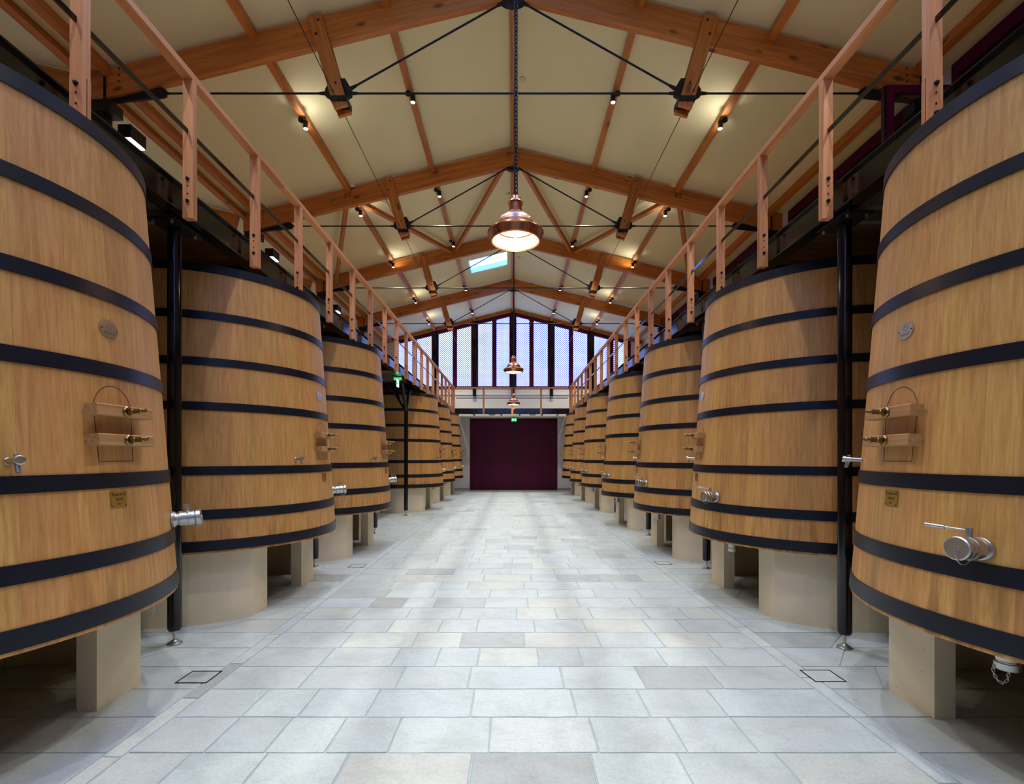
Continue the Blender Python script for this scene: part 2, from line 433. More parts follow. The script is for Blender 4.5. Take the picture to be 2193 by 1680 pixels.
# ------------------------------------------------------------------ structure: walls
XL, XRW, XV = 9.6, 6.85, 6.84
struct('wall_right', MB().box(XRW, XRW+0.3, YB, YF, -0.2, lin(XRW)+0.3), M_WALL, 'cream plastered long wall behind the right row of vats')
struct('wall_left', MB().box(-XW-0.25, -XW, YB, YF, -0.2, 4.11).box(-XL, -XW, YB, YF, 4.11, 4.20).box(-XL-0.25, -XL, YB, YF, 4.11, lin(XV)+SL*(XL-XV)+0.3), M_WALL, 'cream plastered long wall behind the left row of vats')
def gable(y0, y1):
    pts = [(-XL-0.3,-0.2),(XW+0.3,-0.2),(XW+0.3,lin(XW+0.3)+0.2),(0,ZR+0.2),(-XV,lin(XV)+0.2),(-XL-0.3,lin(XV)+SL*(XL-XV)+0.2)]
    return pts
# far wall with a door opening and a gable opening
DX0, DX1, DZ = -2.28, 2.35, 3.75
ZS = 5.42
wf = MB()
T0, T1 = YF, YF+0.35
wf.box(-XW-0.3, DX0, T0, T1, -0.2, DZ); wf.box(DX1, XW+0.3, T0, T1, -0.2, DZ); wf.box(-XW-0.3, XW+0.3, T0, T1, DZ, ZS)
wf.box(-XL-0.3, -6.2, T0, T1, ZS, lin(6.2)+0.7); wf.box(-XL-0.3, -XW-0.3, T0, T1, 4.0, ZS); wf.box(6.2, XW+0.3, T0, T1, ZS, lin(6.2)+0.2)
struct('wall_far', wf, M_WALL, 'white plastered end wall around the maroon doors under the gable window')
struct('wall_back', MB().prism(gable(0,0), YB-0.3, YB, 'y'), M_WALL, 'plain end wall on the near side of the hall')
for sg in (-1,1):
    a, b = (-XW, DX0-0.02) if sg < 0 else (DX1+0.02, XW)
    struct('baseboard_far_'+('left' if sg<0 else 'right'), MB().box(a, b, YF-0.025, YF, 0, 0.11), simple('grey_base',(0.36,0.37,0.37),0.6), 'grey baseboard on the end wall %s the doors' % ('left of' if sg<0 else 'right of'))
struct('trim_1', MB().box(-XW, XW, YF-0.05, YF, 5.02, 5.06), M_WALL, 'thin plaster ledge below the gable window')
# ceiling: two slopes with skylight openings
XE = XW+0.3
SKY = {-1: [(-0.9,0.4),(4.95,6.25),(18.28,19.58)], 1: [(-0.9,0.4),(4.95,6.25)]}  # openings near the camera are unseen, added for blue fill light
SA0, SA1 = 0.19, 1.72
ce = MB()
HEX = [(0,3,2,1),(4,5,6,7),(0,1,5,4),(1,2,6,5),(2,3,7,6),(3,0,4,7)]
def slope_box(mb, x0, x1, y0, y1, d0, d1):
    x0, x1 = sorted((x0,x1))
    v = [(x0,y0,lin(x0)+d0),(x1,y0,lin(x1)+d0),(x1,y1,lin(x1)+d0),(x0,y1,lin(x0)+d0)]
    v += [(a,b,c+d1-d0) for a,b,c in v]
    return mb.add(v, HEX)
for sg in (-1,1):
    slope_box(ce, 0, sg*SA0, YB-0.3, YF+0.35, 0, 0.22); slope_box(ce, sg*SA1, sg*(XV if sg < 0 else XE), YB-0.3, YF+0.35, 0, 0.22)
    y = YB-0.3
    for y0, y1 in SKY[sg]+[(YF+0.35,None)]:
        slope_box(ce, sg*SA0, sg*SA1, y, y0, 0, 0.22); y = y1
zv, zl = lin(XV), lin(XV)+SL*(XL+0.3-XV)
ce.add([(-XL-0.3,YB-0.3,zl),(-XV,YB-0.3,zv),(-XV,YF+0.35,zv),(-XL-0.3,YF+0.35,zl),(-XL-0.3,YB-0.3,zl+0.22),(-XV,YB-0.3,zv+0.22),(-XV,YF+0.35,zv+0.22),(-XL-0.3,YF+0.35,zl+0.22)], HEX)
struct('ceiling', ce, M_LINING, 'cream lined double-pitch ceiling under the timber roof')
nw = 10
for sg in (-1,1):
    for y0, y1 in SKY[sg]:
        vis = y0 > 10
        wk = struct('window_2' if vis else 'window_%d' % nw, None, None, 'pale blue skylight in the left roof slope' if vis else 'added unseen skylight in the %s roof slope near the camera' % ('left' if sg<0 else 'right'))
        nw += 1
        fr = MB()
        for (a,b,c,d) in ((SA0,SA1,y0,y0+0.04),(SA0,SA1,y1-0.04,y1),(SA0,SA0+0.04,y0+0.04,y1-0.04),(SA1-0.04,SA1,y0+0.04,y1-0.04)): slope_box(fr, sg*a, sg*b, c, d, 0.02, 0.215)
        part('frame', fr, M_WHITE, wk)
        part('pane', slope_box(MB(), sg*(SA0+0.04), sg*(SA1-0.04), y0+0.04, y1-0.04, 0.17, 0.18), M_GLASS, wk)

# gable windows (far end; near end unseen, added for blue fill light)
def gable_window(name, label, y, dirn, door_side):
    """dirn -1: interior is towards -y"""
    g = struct(name, None, None, label)
    s = dirn
    panes = [(0.10,0.88),(1.08,1.85),(2.19,2.96),(3.17,3.93),(4.28,5.08),(5.30,6.05)]
    top = lambda x: lin(x)-0.34
    for sg in (-1,1):
        for a, b in panes:
            q = [(sg*a,ZS+0.06),(sg*b,ZS+0.06),(sg*b,top(b)),(sg*a,top(a))]
            if sg < 0: q = q[::-1]
            y0, y1 = sorted((y-s*0.06, y-s*0.09))
            part('pane', MB().prism(q, y0, y1, 'y'), M_LATT, g)
    # maroon mullions and rails, black steel uprights
    def bar(x0, x1, z0, y0, y1, mat, nm):
        a, b = sorted((y+s*y0, y+s*y1))
        q = [(x0,z0),(x1,z0),(x1,lin(x1)-0.12),(x0,lin(x0)-0.12)]
        part(nm, MB().prism(q, a, b, 'y'), mat, g)
    for x in (0.98,3.065,5.19):
        for sg in (-1,1): bar(sg*x-0.115, sg*x+0.115, ZS, -0.1, 0.03, M_MAROON, 'mullion')
    for x in (0,2.02,-2.02,4.105,-4.105):
        bar(x-0.185, x+0.185, ZS, -0.1, 0.02, M_MAROON, 'mullion')
        bar(x-0.09, x+0.09, ZS-0.48, 0.02, 0.16, M_BLACK, 'steel_upright')
    for sg in (-1,1): bar(sg*6.12-0.09, sg*6.12+0.09, ZS, -0.1, 0.03, M_MAROON, 'mullion')
    a, b = sorted((y-s*0.1, y+s*0.04)); part('sill', MB().box(-6.2,6.2,a,b,ZS-0.06,ZS+0.06), M_MAROON, g)
    for sg in (-1,1):
        q = [(0,lin(0)-0.37),(sg*6.2,lin(6.2)-0.37),(sg*6.2,lin(6.2)-0.18),(0,lin(0)-0.18)]
        if sg < 0: q = q[::-1]
        part('head_rail', MB().prism(q, a, b, 'y'), M_MAROON, g)
        q = [(0,lin(0)-0.185),(sg*6.8,lin(6.8)-0.185),(sg*6.8,lin(6.8)-0.005),(0,lin(0)-0.005)]
        if sg < 0: q = q[::-1]
        a2, b2 = sorted((y-s*0.05, y+s*0.07)); o = part('head_timber', MB().prism(q, a2, b2, 'y'), M_FIR, g)
    # sky blocker added behind the lattice, unseen, so no sky shows through the joints
    q = [(-6.2,ZS),(6.2,ZS),(6.2,lin(6.2)),(0,ZR),(-6.2,lin(6.2))]
    a, b = sorted((y-s*0.14, y-s*0.16)); part('sky_blocker', MB().prism(q, a, b, 'y'), M_MAROON, g)
gable_window('window_1', 'tall gable window of daylit lattice panes between maroon mullions above the doors', YF, -1, True)
gable_window('window_3', 'added unseen gable window of lattice panes in the near end wall', YB+0.17, 1, False)

# maroon double door
d1 = struct('door_1', None, None, 'pair of tall dark maroon doors in the end wall')
mid = 0.06
for a, b in ((DX0+0.02, mid-0.03), (mid+0.03, DX1-0.02)):
    lf = part('door_leaf', MB().box(a, b, YF+0.02, YF+0.09, 0.006, DZ-0.02), M_MAROON, d1)
    nb = 12; w = (b-a)/nb
    for i in range(nb):
        part('board', MB().cbox(a+i*w+0.002, a+(i+1)*w-0.002, YF-0.006, YF+0.02, 0.012, DZ-0.03, 0.003), M_MAROON, lf)
part('meeting_stile', MB().box(mid-0.035, mid+0.035, YF-0.02, YF+0.03, 0.02, DZ-0.02), M_BLACKM, d1)
part('handle', MB().cyl((mid+0.12,YF-0.05,1.0),(mid+0.12,YF-0.05,1.16),0.012).cyl((mid+0.12,YF-0.05,1.02),(mid+0.12,YF,1.02),0.008).cyl((mid+0.12,YF-0.05,1.14),(mid+0.12,YF,1.14),0.008), M_BLACKM, d1)
part('sky_blocker', MB().box(DX0-0.15, DX1+0.15, YF+0.36, YF+0.40, -0.2, DZ+0.15), M_MAROON, d1)  # unseen slab added to keep sky light from leaking past the doors
part('head_track', MB().box(DX0, DX1, YF-0.03, YF, DZ-0.01, DZ+0.02), M_MAROON, d1)

# windows high in the right wall, one sash open
for i, (a, b) in enumerate(((3.9,7.45),(8.3,11.88),(12.75,16.33),(17.2,20.78))):
    w = struct('window_%d' % (i+4), None, None, 'dark maroon window band high in the right wall, %s bay' % ORD[i])
    x0 = XRW-0.09
    part('frame_top', MB().box(x0,XRW,a,b,7.58,7.78), M_MAROON, w)
    part('frame_bottom', MB().box(x0,XRW,a,b,5.3,5.42), M_MAROON, w)
    for yy in (a, (a+b)/2-0.06, b-0.12): part('frame_post', MB().box(x0,XRW,yy,yy+0.12,5.42,7.58), M_MAROON, w)
    for y0, y1 in ((a+0.12,(a+b)/2-0.06),((a+b)/2+0.06,b-0.12)): part('pane', MB().box(x0+0.04,XRW-0.005,y0,y1,5.42,7.58), M_DARKGLASS, w)
    if i == 0:
        s0, s1, yy = 5.56, 6.74, 7.22
        sash = part('open_sash', MB().box(s0,s0+0.11,yy-0.035,yy+0.035,5.5,7.28).box(s1-0.11,s1,yy-0.035,yy+0.035,5.5,7.28).box(s0+0.11,s1-0.11,yy-0.035,yy+0.035,7.17,7.28).box(s0+0.11,s1-0.11,yy-0.035,yy+0.035,5.5,5.61), M_MAROON, w)
        part('pane', MB().box(s0+0.11,s1-0.11,yy-0.006,yy+0.006,5.61,7.17), M_GLASS, sash)
        part('gasket', MB().box(s0-0.028,s0,yy-0.02,yy+0.045,5.5,7.28), M_BLACKM, sash)

# ------------------------------------------------------------------ roof trusses
def bolt(mb, p, ax, r=0.016, h=0.018):
    p = Vector(p); q = p + Vector(ax)*h; mb.cyl(p, q, r, r*0.8, 10); return mb
HR = 0.44
for ti, ty in enumerate(TRUSS_Y):
    tr = thing('roof_truss', 'timber roof truss with black tie rods, %s from the camera' % ORD[ti], 'roof truss', T(0,ty,0), 'roof trusses of the hall')
    for sg in (-1,1):
        p0, p1 = Vector((sg*0.004,ty,ZR-0.065-SL*0.004)), Vector((sg*6.76,ty,lin(6.76)-0.065))
        M, L = along(p0, p1); hv = HR*math.sqrt(1+SL*SL); W = []
        for yy in (ty-0.055, ty+0.055):
            W += [(p0.x,yy,p0.z),(p1.x,yy,p1.z),(p1.x,yy,p1.z-hv),(p0.x,yy,p0.z-hv)]
        Mi = M.inverted(); fs = [(0,1,2,3),(7,6,5,4),(0,4,5,1),(1,5,6,2),(2,6,7,3),(3,7,4,0)]
        r = obj('rafter', MB().add([Mi @ Vector(w) for w in W], [f[::-1] for f in fs] if sg < 0 else fs).mesh('rafter', M_FIR), tr, M)
        # bolts near the apex and at the purlins
        bm = MB()
        for xx in (0.09,0.15):
            for dz in (0.14,0.22): bolt(bm, (sg*xx,ty-0.055,lin(xx)-0.04-dz), (0,-1,0))
        for xx in ((4.09,4.19) if ti else ()):
            for dz in (0.20,0.27): bolt(bm, (sg*xx,ty-0.055,lin(xx)-dz), (0,-1,0), 0.014)
        for xx in (6.25,):
            for dz in (0.12,0.22,0.32): bolt(bm, (sg*xx,ty-0.055,lin(xx)-dz), (0,-1,0), 0.012)
        b = obj('bolts', bm.mesh('bolts', M_BLACKM), tr); b['kind'] = 'stuff'
        # hanging strut: two planks clasping the rafter, square to the roof slope
        top = Vector((sg*3.135,0,lin(3.135)-0.04)); d = Vector((-sg*0.28,0,-0.96)).normalized()
        for yy in (-0.09, 0.09):
            p = top + Vector((0,ty+yy,-0.045)); q = p + d*1.50
            M, L = along(p, q, (0,1,0))
            pl = obj('strut_plank', MB().cbox(0,L,-0.11,0.11,-0.03,0.03).mesh('strut_plank', M_FIR), tr, M)
            if yy < 0:
                for (u, w) in ((0.10,0.045),(0.30,-0.05),(1.13,0.03),(1.23,-0.055)):
                    part('bolt', MB().cyl((u,w*sg,-0.03),(u,w*sg,-0.05),0.016,0.013,10), M_BLACKM, pl)
        nx, nz = sg*2.785, 7.56
        # node gusset between the planks, with ears for the rods
        q = [(nx-0.21,nz-0.045),(nx-0.12,nz-0.10),(nx+0.12,nz-0.10),(nx+0.21,nz-0.045),(nx+0.21,nz+0.05),(nx+0.11,nz+0.22),(nx-0.11,nz+0.22),(nx-0.21,nz+0.05)]
        part('gusset', MB().prism(q, -0.03, 0.03, 'y'), M_BLACKM, tr)
        part('strut_shoe', MB().box(nx-sg*0.045-0.125,nx-sg*0.045+0.125,-0.128,0.128,nz-0.215,nz-0.125), M_BLACKM, tr)
        # rods with clevises
        rods = {'tie_rod': ((nx+sg*0.19,0,nz),(sg*5.62,0,nz)), 'diagonal_rod': ((nx-sg*0.18,0,nz+0.07),(sg*0.14,0,9.02))}
        for nm, (p, q_) in rods.items():
            p = Vector(p); q_ = Vector(q_); dd = (q_-p).normalized()
            mb = MB().cyl(p, q_, 0.0155, n=10).cyl(p-dd*0.02, p+dd*0.12, 0.034, 0.02, 10).cyl(q_-dd*0.12, q_+dd*0.02, 0.02, 0.034, 10)
            part(nm, mb, M_BLACKM, tr)
        # foot: tapered fin under the rafter, bearing shoe
        q = [(sg*6.45,lin(6.45)-0.065-HR*1.03-0.02),(sg*5.62,nz+0.09),(sg*5.54,nz+0.05),(sg*5.54,nz-0.05),(sg*5.60,nz-0.075),(sg*6.45,lin(6.45)-HR-0.14)]
        if sg > 0: q = q[::-1]
        part('foot_fin', MB().prism(q, -0.02, 0.02, 'y'), M_BLACKM, tr)
        part('bearing_shoe', MB().box(min(sg*6.33,sg*6.70),max(sg*6.33,sg*6.70),-0.12,0.12,7.20,7.38).box(min(sg*6.46,sg*6.49),max(sg*6.46,sg*6.49),-0.075,-0.058,7.38,7.80), M_BLACKM, tr)
        if sg < 0: beam('valley_rafter', (-6.90,ty,lin(XV)+SL*0.06-0.065), (-XL,ty,lin(XV)+SL*(XL-XV)-0.065), 0.11, HR, M_FIR, tr)
        part('steel_column', MB().box(min(sg*6.48,sg*6.66),max(sg*6.48,sg*6.66),-0.09,0.09,4.21,7.20), M_BLACKM, tr)
    nx, nz = 2.785, 7.56
    part('tie_rod', MB().cyl((-nx+0.16,0,nz),(nx-0.16,0,nz),0.0155,n=10).cyl((-nx+0.14,0,nz),(-nx+0.3,0,nz),0.034,0.02,10).cyl((nx-0.3,0,nz),(nx-0.14,0,nz),0.02,0.034,10), M_BLACKM, tr)
    q = [(-0.20,9.06),(-0.17,8.99),(-0.10,8.955),(0,8.94),(0.10,8.955),(0.17,8.99),(0.20,9.06),(0,9.11)]
    part('apex_plate', MB().prism(q, -0.05, 0.05, 'y'), M_BLACKM, tr)

# purlin runs: one thing per line, one timber per bay
ends = [YB+0.02] + TRUSS_Y + [YF-0.08]
lines = [(0.0,'ridge purlin run above the pendant lamps',0.11,0.13)]
for sg, side in ((-1,'left'),(1,'right')):
    lines += [(sg*2.05,'purlin run nearest the ridge on the %s slope' % side,0.12,0.18),
              (sg*4.14,'middle purlin run on the %s slope' % side,0.12,0.18),
              (sg*6.46,'lower purlin run above the %s walkway' % side,0.12,0.18)]
lines += [(-6.80,'valley timber at the foot of the left slope',0.12,0.14)]
for x, lab, w, h in lines:
    pr = thing('purlin', 'orange fir '+lab, 'purlin', T(x,0,lin(x)), 'purlins')
    for a, b in zip(ends[:-1], ends[1:]):
        if x and abs(x) > 6.7: a2, b2 = a+0.0, b-0.0
        else: a2, b2 = a+0.056, b-0.056
        up = (math.copysign(SL,x) if x else 0, 0, 1)
        beam('timber', (x,a2,lin(x)-(0.012 if x else 0.05)), (x,b2,lin(x)-(0.012 if x else 0.05)), w, h, M_FIR, pr, up)

# diagonal roof braces in the second bay
for sg, side in ((-1,'left'),(1,'right')):
    y0, y1 = TRUSS_Y[1]+0.09, TRUSS_Y[2]-0.10
    for (xa, xb, lab) in ((0.16,1.98,'running from the ridge'),(4.05,2.14,'rising to the first purlin'),(4.22,6.05,'falling to the wall')):
        p = (sg*xa,y0,lin(xa)-0.205); q = (sg*xb,y1,lin(xb)-0.205)
        br = beam('roof_brace', p, q, 0.10, 0.12, M_FIR, None, (sg*SL,0,1))
        tag(br, 'fir wind brace %s on the %s slope' % (lab, side), 'brace', 'wind braces under the roof')
# longitudinal rods
for sg, side in ((-1,'left'),(1,'right')):
    r = obj('longitudinal_rod', MB().cyl((sg*2.75,YB+0.02,7.33),(sg*2.75,YF-0.2,7.33),0.0065,n=8).mesh('longitudinal_rod', M_BLACKM))
    tag(r, 'thin black steel rod running the length of the hall under the %s struts' % side, 'rod')

# ------------------------------------------------------------------ walkways
for side, sg, xr in (('left',-1,2.83),('right',1,2.74)):
    X = lambda a: sg*a
    web = xr+0.155
    ya, yb = YB+0.1, YF-0.02
    wkw = thing('walkway', 'black steel walkway above the %s row of vats' % side, 'walkway', T(X(web),0,3.91), 'walkways')
    def bx(nm, x0, x1, y0, y1, z0, z1, mat):
        x0, x1 = sorted((X(x0),X(x1))); return part(nm, MB().box(x0,x1,y0,y1,z0,z1), mat, wkw, wm(wkw).inverted())
    bx('beam_web', web, web+0.012, ya, yb, 3.92, 4.165, M_BLACK)
    bx('beam_lower_flange', web-0.055, web+0.09, ya, yb, 3.905, 3.92, M_BLACK)
    bx('beam_upper_flange', web-0.03, web+0.09, ya, yb, 4.165, 4.178, M_BLACK)
    bx('inner_beam', 6.60, 6.74, ya, yb, 3.92, 4.12, M_BLACKM)
    for y in [4.45+3.2*k+d for k in range(-1,7) for d in (-0.14,0.14)]:
        bx('cross_joist', web+0.10, 6.59, y-0.035, y+0.035, 3.97, 4.115, M_GALV)
    for k in range(-2,8):
        y = 2.85+3.2*k
        if YB+0.3 < y < YF-0.3: bx('cross_joist', web+0.10, 6.59, y-0.04, y+0.04, 3.97, 4.115, M_BLACKM)
    dk = MB(); y = ya
    while y < yb-0.14:
        x0, x1 = sorted((X(web+0.015), X(6.82))); dk.box(x0, x1, y, y+0.132, 4.122, 4.158); y += 0.14
    o = part('deck_boards', dk, M_DECK, wkw, wm(wkw).inverted()); o['kind'] = 'stuff'
    # railing
    rl = thing('railing', 'larch railing of the %s walkway with square balusters and black mid rail' % side, 'railing', T(X(xr+0.045),0,3.855), 'railings')
    I = wm(rl).inverted()
    yend = 23.56
    for a, b in ((-6.9,0.9),(0.902,6.0),(6.002,11.8),(11.802,17.6),(17.602,yend)):
        M, L = along((X(xr+0.045),a,5.145),(X(xr+0.045),b,5.145))
        obj('handrail', MB().cbox(0,L,-0.045,0.045,-0.06,0,0.003).mesh('handrail', M_LARCH), rl, M)
    part('mid_rail', MB().box(X(xr+0.045)-0.006,X(xr+0.045)+0.006,-6.9,yend,4.602,4.642), M_BLACK, rl, I)
    bm = MB().cbox(-0.045,0.045,0.0,0.062,0.40,1.229,0.003).box(-0.045,0.045,0.0,0.027,0,0.40).box(-0.045,0.045,0.035,0.062,0,0.40).mesh('baluster', M_LARCHV)
    pin = MB()
    bb = MB().cyl((0,0,0),(0,-0.012,0),0.017,0.014,12).cyl((0,-0.012,0),(0,-0.02,0),0.009,0.007,8).mesh('bolt', M_BLACKM)
    bs = MB().cyl((0,0,0),(0,-0.005,0),0.007,0.006,8).mesh('pin', M_BLACKM)
    xi = [sg*(-0.045), sg*(0.045)]
    pm = MB().box(min(xi[0]+sg*0.004,xi[1]),max(xi[0]+sg*0.004,xi[1]),0.0275,0.0345,0.068,0.305).mesh('fixing_plate', M_BLACKM)
    y = 3.18 - 1.09*2
    while y < yend-0.3:
        ba = obj('baluster', bm, rl, T(X(xr+0.045), y, 3.855))
        if y < 14:
            for z in (0.150,0.347): part('bolt', bb, None, ba, T(0,0,z))
            for z in (0.215,0.285): part('pin', bs, None, ba, T(0,0,z))
        part('fixing_plate', pm, None, ba)
        y += 1.09
    ba = obj('baluster', bm, rl, T(X(xr+0.045), yend-0.062, 3.855))
    # posts
    px = -3.15 if sg < 0 else 3.02
    ys = [4.50,7.68,11.03] if sg < 0 else [4.40,7.54,10.76,14.14]
    for i, y in enumerate(ys):
        p = thing('steel_post', 'black round steel post under the %s walkway, %s from the camera' % (side, ORD[i]), 'post', T(px,y,0), 'walkway posts')
        part('tube', MB().cyl((0,0,0.15),(0,0,3.87),0.0585,n=28).cyl((0,0,0.13),(0,0,0.15),0.05,0.0585,28), M_BLACK, p)
        part('head_plate', MB().box(-0.13,0.13,-0.20,0.20,3.87,3.885), M_BLACKM, p)
        for sx in (-1,1):
            for sy in (-1,1): part('head_bolt', MB().cyl((sx*0.085,sy*0.16,3.845),(sx*0.085,sy*0.16,3.904),0.013,n=8), M_STEEL, p)
        part('threaded_rod', MB().cyl((0,0,0.03),(0,0,0.13),0.012,n=12).cyl((0,0,0.085),(0,0,0.13),0.016,n=6), M_STEEL, p)
        part('foot_disc', MB().lathe([(0.001,0.045),(0.022,0.042),(0.03,0.03),(0.064,0.012),(0.066,0.0),(0.001,0.0)],28), M_STEEL, p)
# forked post where the left row has a gap
fp = thing('forked_post', 'black steel post forking into arms in the gap of the left row', 'post', T(-3.19,14.43,0))
part('tube', MB().cyl((0,0,0.15),(0,0,3.16),0.0585,n=24), M_BLACK, fp)
part('arm', MB().cyl((0,0,3.12),(0.0,-0.52,3.89),0.05,n=20), M_BLACK, fp)
part('arm', MB().cyl((0,0,3.12),(0.0,0.52,3.89),0.05,n=20), M_BLACK, fp)
part('arm', MB().cyl((0,0,3.12),(-0.50,0.0,3.95),0.05,n=20), M_BLACK, fp)
part('threaded_rod', MB().cyl((0,0,0.03),(0,0,0.15),0.012,n=12), M_STEEL, fp)
part('foot_disc', MB().lathe([(0.001,0.045),(0.022,0.042),(0.03,0.03),(0.064,0.012),(0.066,0.0),(0.001,0.0)],24), M_STEEL, fp)

# footbridge across the far end
br = thing('footbridge', 'black steel footbridge crossing in front of the end wall above the doors', 'footbridge', T(0,23.62,3.85))
I = wm(br).inverted()
part('beam_web', MB().box(-2.92,2.83,23.66,23.675,3.87,4.13), M_BLACK, br, I)
part('beam_flange', MB().box(-2.92,2.83,23.62,23.74,3.855,3.87), M_BLACK, br, I)
part('soffit', MB().box(-2.88,2.79,23.76,25.40,4.03,4.10), simple('grey_soffit',(0.36,0.36,0.35),0.6), br, I)
for x in (-2.0,-0.6,0.35,1.5,2.3): part('cross_joist', MB().box(x-0.03,x+0.03,23.68,25.40,3.90,4.03), M_GALV, br, I)
rl = thing('railing', 'short larch railing on the footbridge in front of the end wall', 'railing', T(0,23.58,3.86), 'railings')
M, L = along((-2.78,23.59,5.145),(2.69,23.59,5.145))
obj('handrail', MB().cbox(0,L,-0.045,0.045,-0.06,0,0.003).mesh('handrail', M_LARCH), rl, M)
part('mid_rail', MB().box(-2.78,2.69,23.585,23.597,4.602,4.642), M_BLACK, rl, wm(rl).inverted())
for x in (-1.43,-0.03,1.37):
    obj('baluster', MB().cbox(-0.045,0.045,-0.03,0.03,0,1.229,0.003).mesh('baluster', M_LARCHV), rl, T(x,23.59,3.855))

# ------------------------------------------------------------------ vats
ZB = 0.76                       # underside of the vats
SLP = 0.0697
def RAD(z): return 1.394 - SLP*(z+ZB-0.891)     # z local (from vat base)
HV = 3.014
def surf(a, z, out=0.0):
    """local frame on the vat's side: x outwards, y counter-clockwise, z up the stave"""
    r = RAD(z)+out
    return T(r*math.cos(a), r*math.sin(a), z) @ RZ(a) @ Matrix.Rotation(-math.atan(SLP), 4, 'Y')
# staves
rs = random.Random(3)
ws = []
tot = 0
while tot < 2*PI*1.28-0.06:
    w = rs.choice((0.085,0.10,0.11,0.12,0.13,0.14)); ws.append(w); tot += w
ws = [w*2*PI/tot for w in ws]
stave_cache = {}
def stave_mesh(da):
    key = round(da, 5)
    if key in stave_cache: return stave_cache[key]
    h = da/2 - 0.00008
    mb = MB(); v = []
    for z in (0.0, HV):
        r = RAD(z); ri = r-0.055
        for a, rr in ((-h,r-0.0003),(-h+0.0007,r),(-h/3,r),(h/3,r),(h-0.0007,r),(h,r-0.0003),(h,ri),(-h,ri)):
            v.append((rr*math.cos(a), rr*math.sin(a), z))
    f = [(i,(i+1)%8,(i+1)%8+8,i+8) for i in range(8)] + [tuple(range(7,-1,-1)), tuple(range(8,16))]
    mb.add(v, f)
    stave_cache[key] = mb.mesh('stave', M_OAK); return stave_cache[key]
STAVES = []
a = 0.013
for w in ws: STAVES.append((a+w/2, stave_mesh(w))); a += w
HOOPS = [(0.835,0.105),(1.153,0.098),(1.600,0.090),(2.266,0.086),(2.732,0.084),(3.220,0.084),(3.7265,0.093)]
def hoop_mesh(zc, w):
    z0, z1 = zc-ZB-w/2, zc-ZB+w/2; t = 0.009
    p = [(RAD(z0)-0.001,z0),(RAD(z0)+t,z0),(RAD(z1)+t,z1),(RAD(z1)-0.001,z1)]
    mb = MB()
    mb.lathe(p, 160); mb.lathe([p[3],p[0]],160)
    return mb.mesh('hoop', M_HOOP)
HOOPM = [hoop_mesh(*h) for h in HOOPS]
LID = MB().lathe([(0.001,HV-0.12),(RAD(HV)-0.057,HV-0.12)],64).lathe([(RAD(HV)-0.057,HV-0.12),(RAD(HV)-0.057,HV-0.17),(0.001,HV-0.17)],64).mesh('lid', M_OAK)
BOT = MB().lathe([(0.001,0.05),(RAD(0)-0.057,0.05)],64).lathe([(RAD(0)-0.057,0.05),(RAD(0)-0.057,0.012),(0.001,0.012)],64).mesh('bottom', M_OAK)
BUNG = MB().lathe([(0.001,0.06),(0.07,0.06),(0.08,0.045),(0.08,0.0)],20).mesh('bung', M_OAKB)
# hatch: seam of the arched door, drawn as a thin dark groove strip following the side
def arch(wd, z0, z1):
    pts = [(-wd/2+0.012,z0),(wd/2-0.012,z0)]
    zc = z1-wd*0.52
    pts += [(wd/2,zc)] + [(wd/2*math.cos(t), zc+(z1-zc)*math.sin(t)) for t in [PI*k/20 for k in range(1,20)]] + [(-wd/2,zc)]
    return pts
def hatch_mesh():
    pts = arch(0.275, 1.715-ZB, 2.172-ZB); dense = []
    for i in range(len(pts)):
        p, q = pts[i], pts[(i+1)%len(pts)]; n = max(1,int(math.hypot(q[0]-p[0],q[1]-p[1])/0.04))
        dense += [(p[0]+(q[0]-p[0])*k/n, p[1]+(q[1]-p[1])*k/n) for k in range(n)]
    def P(y, z, o): r = RAD(z)+o; t = y/RAD(z); return (r*math.cos(t), r*math.sin(t), z)
    mb = MB()
    cz = sum(p[1] for p in dense)/len(dense); n = len(dense)
    sc = lambda p, s: (p[0]-math.copysign(s,p[0]) if abs(p[0])>s else 0, p[1]+(s if p[1]<cz else -s))
    mb.tube([P(y,z,0.0) for y,z in dense], 0.0022, 5, True)
    return mb.mesh('hatch_seam', M_SEAM)
HATCH = hatch_mesh()
BAR = MB().cbox(0.006,0.078,-0.21,0.21,-0.034,0.034,0.006).mesh('hatch_bar', M_OAKB)
SCREW = MB().lathe([(0.001,0.078),(0.034,0.078),(0.034,0.084),(0.027,0.092),(0.018,0.094)],20,'x').box(0.092,0.118,-0.015,0.015,-0.015,0.015).lathe([(0.001,0.116),(0.017,0.118),(0.015,0.124),(0.015,0.154),(0.019,0.158),(0.019,0.166),(0.011,0.172),(0.010,0.180),(0.014,0.184),(0.011,0.196),(0.001,0.200)],16,'x').mesh('hatch_screw', M_BRASS)
n = 40
OVAL = MB().prism([(0.066*math.cos(2*PI*k/n),0.054*math.sin(2*PI*k/n)) for k in range(n)],0.0015,0.005,'x').mesh('maker_plate', M_OVAL)
RIVET = MB().cyl((0.005,-0.054,0),(0.0075,-0.054,0),0.0045,n=8).mesh('rivet', M_INK)
RIVET2 = MB().cyl((0.005,0.054,0),(0.0075,0.054,0),0.0045,n=8).mesh('rivet', M_INK)
sp = MB()
sp.tube([(0.0055,(0.004+0.0011*k)*math.cos(0.42*k),0.016+(0.004+0.0011*k)*math.sin(0.42*k)) for k in range(19)],0.0011,4)
sp.tube([(0.0055,0.013*math.cos(t)-0.001,0.016+0.022*math.sin(t)) for t in [1.2+0.3*k for k in range(8)]],0.0011,4)
EMBLEM = sp.mesh('emblem', M_ETCH)
PLATE = MB().box(0.0015,0.0055,-0.057,0.057,-0.049,0.049).mesh('number_plate', M_PLATE)
PSCREW = MB()
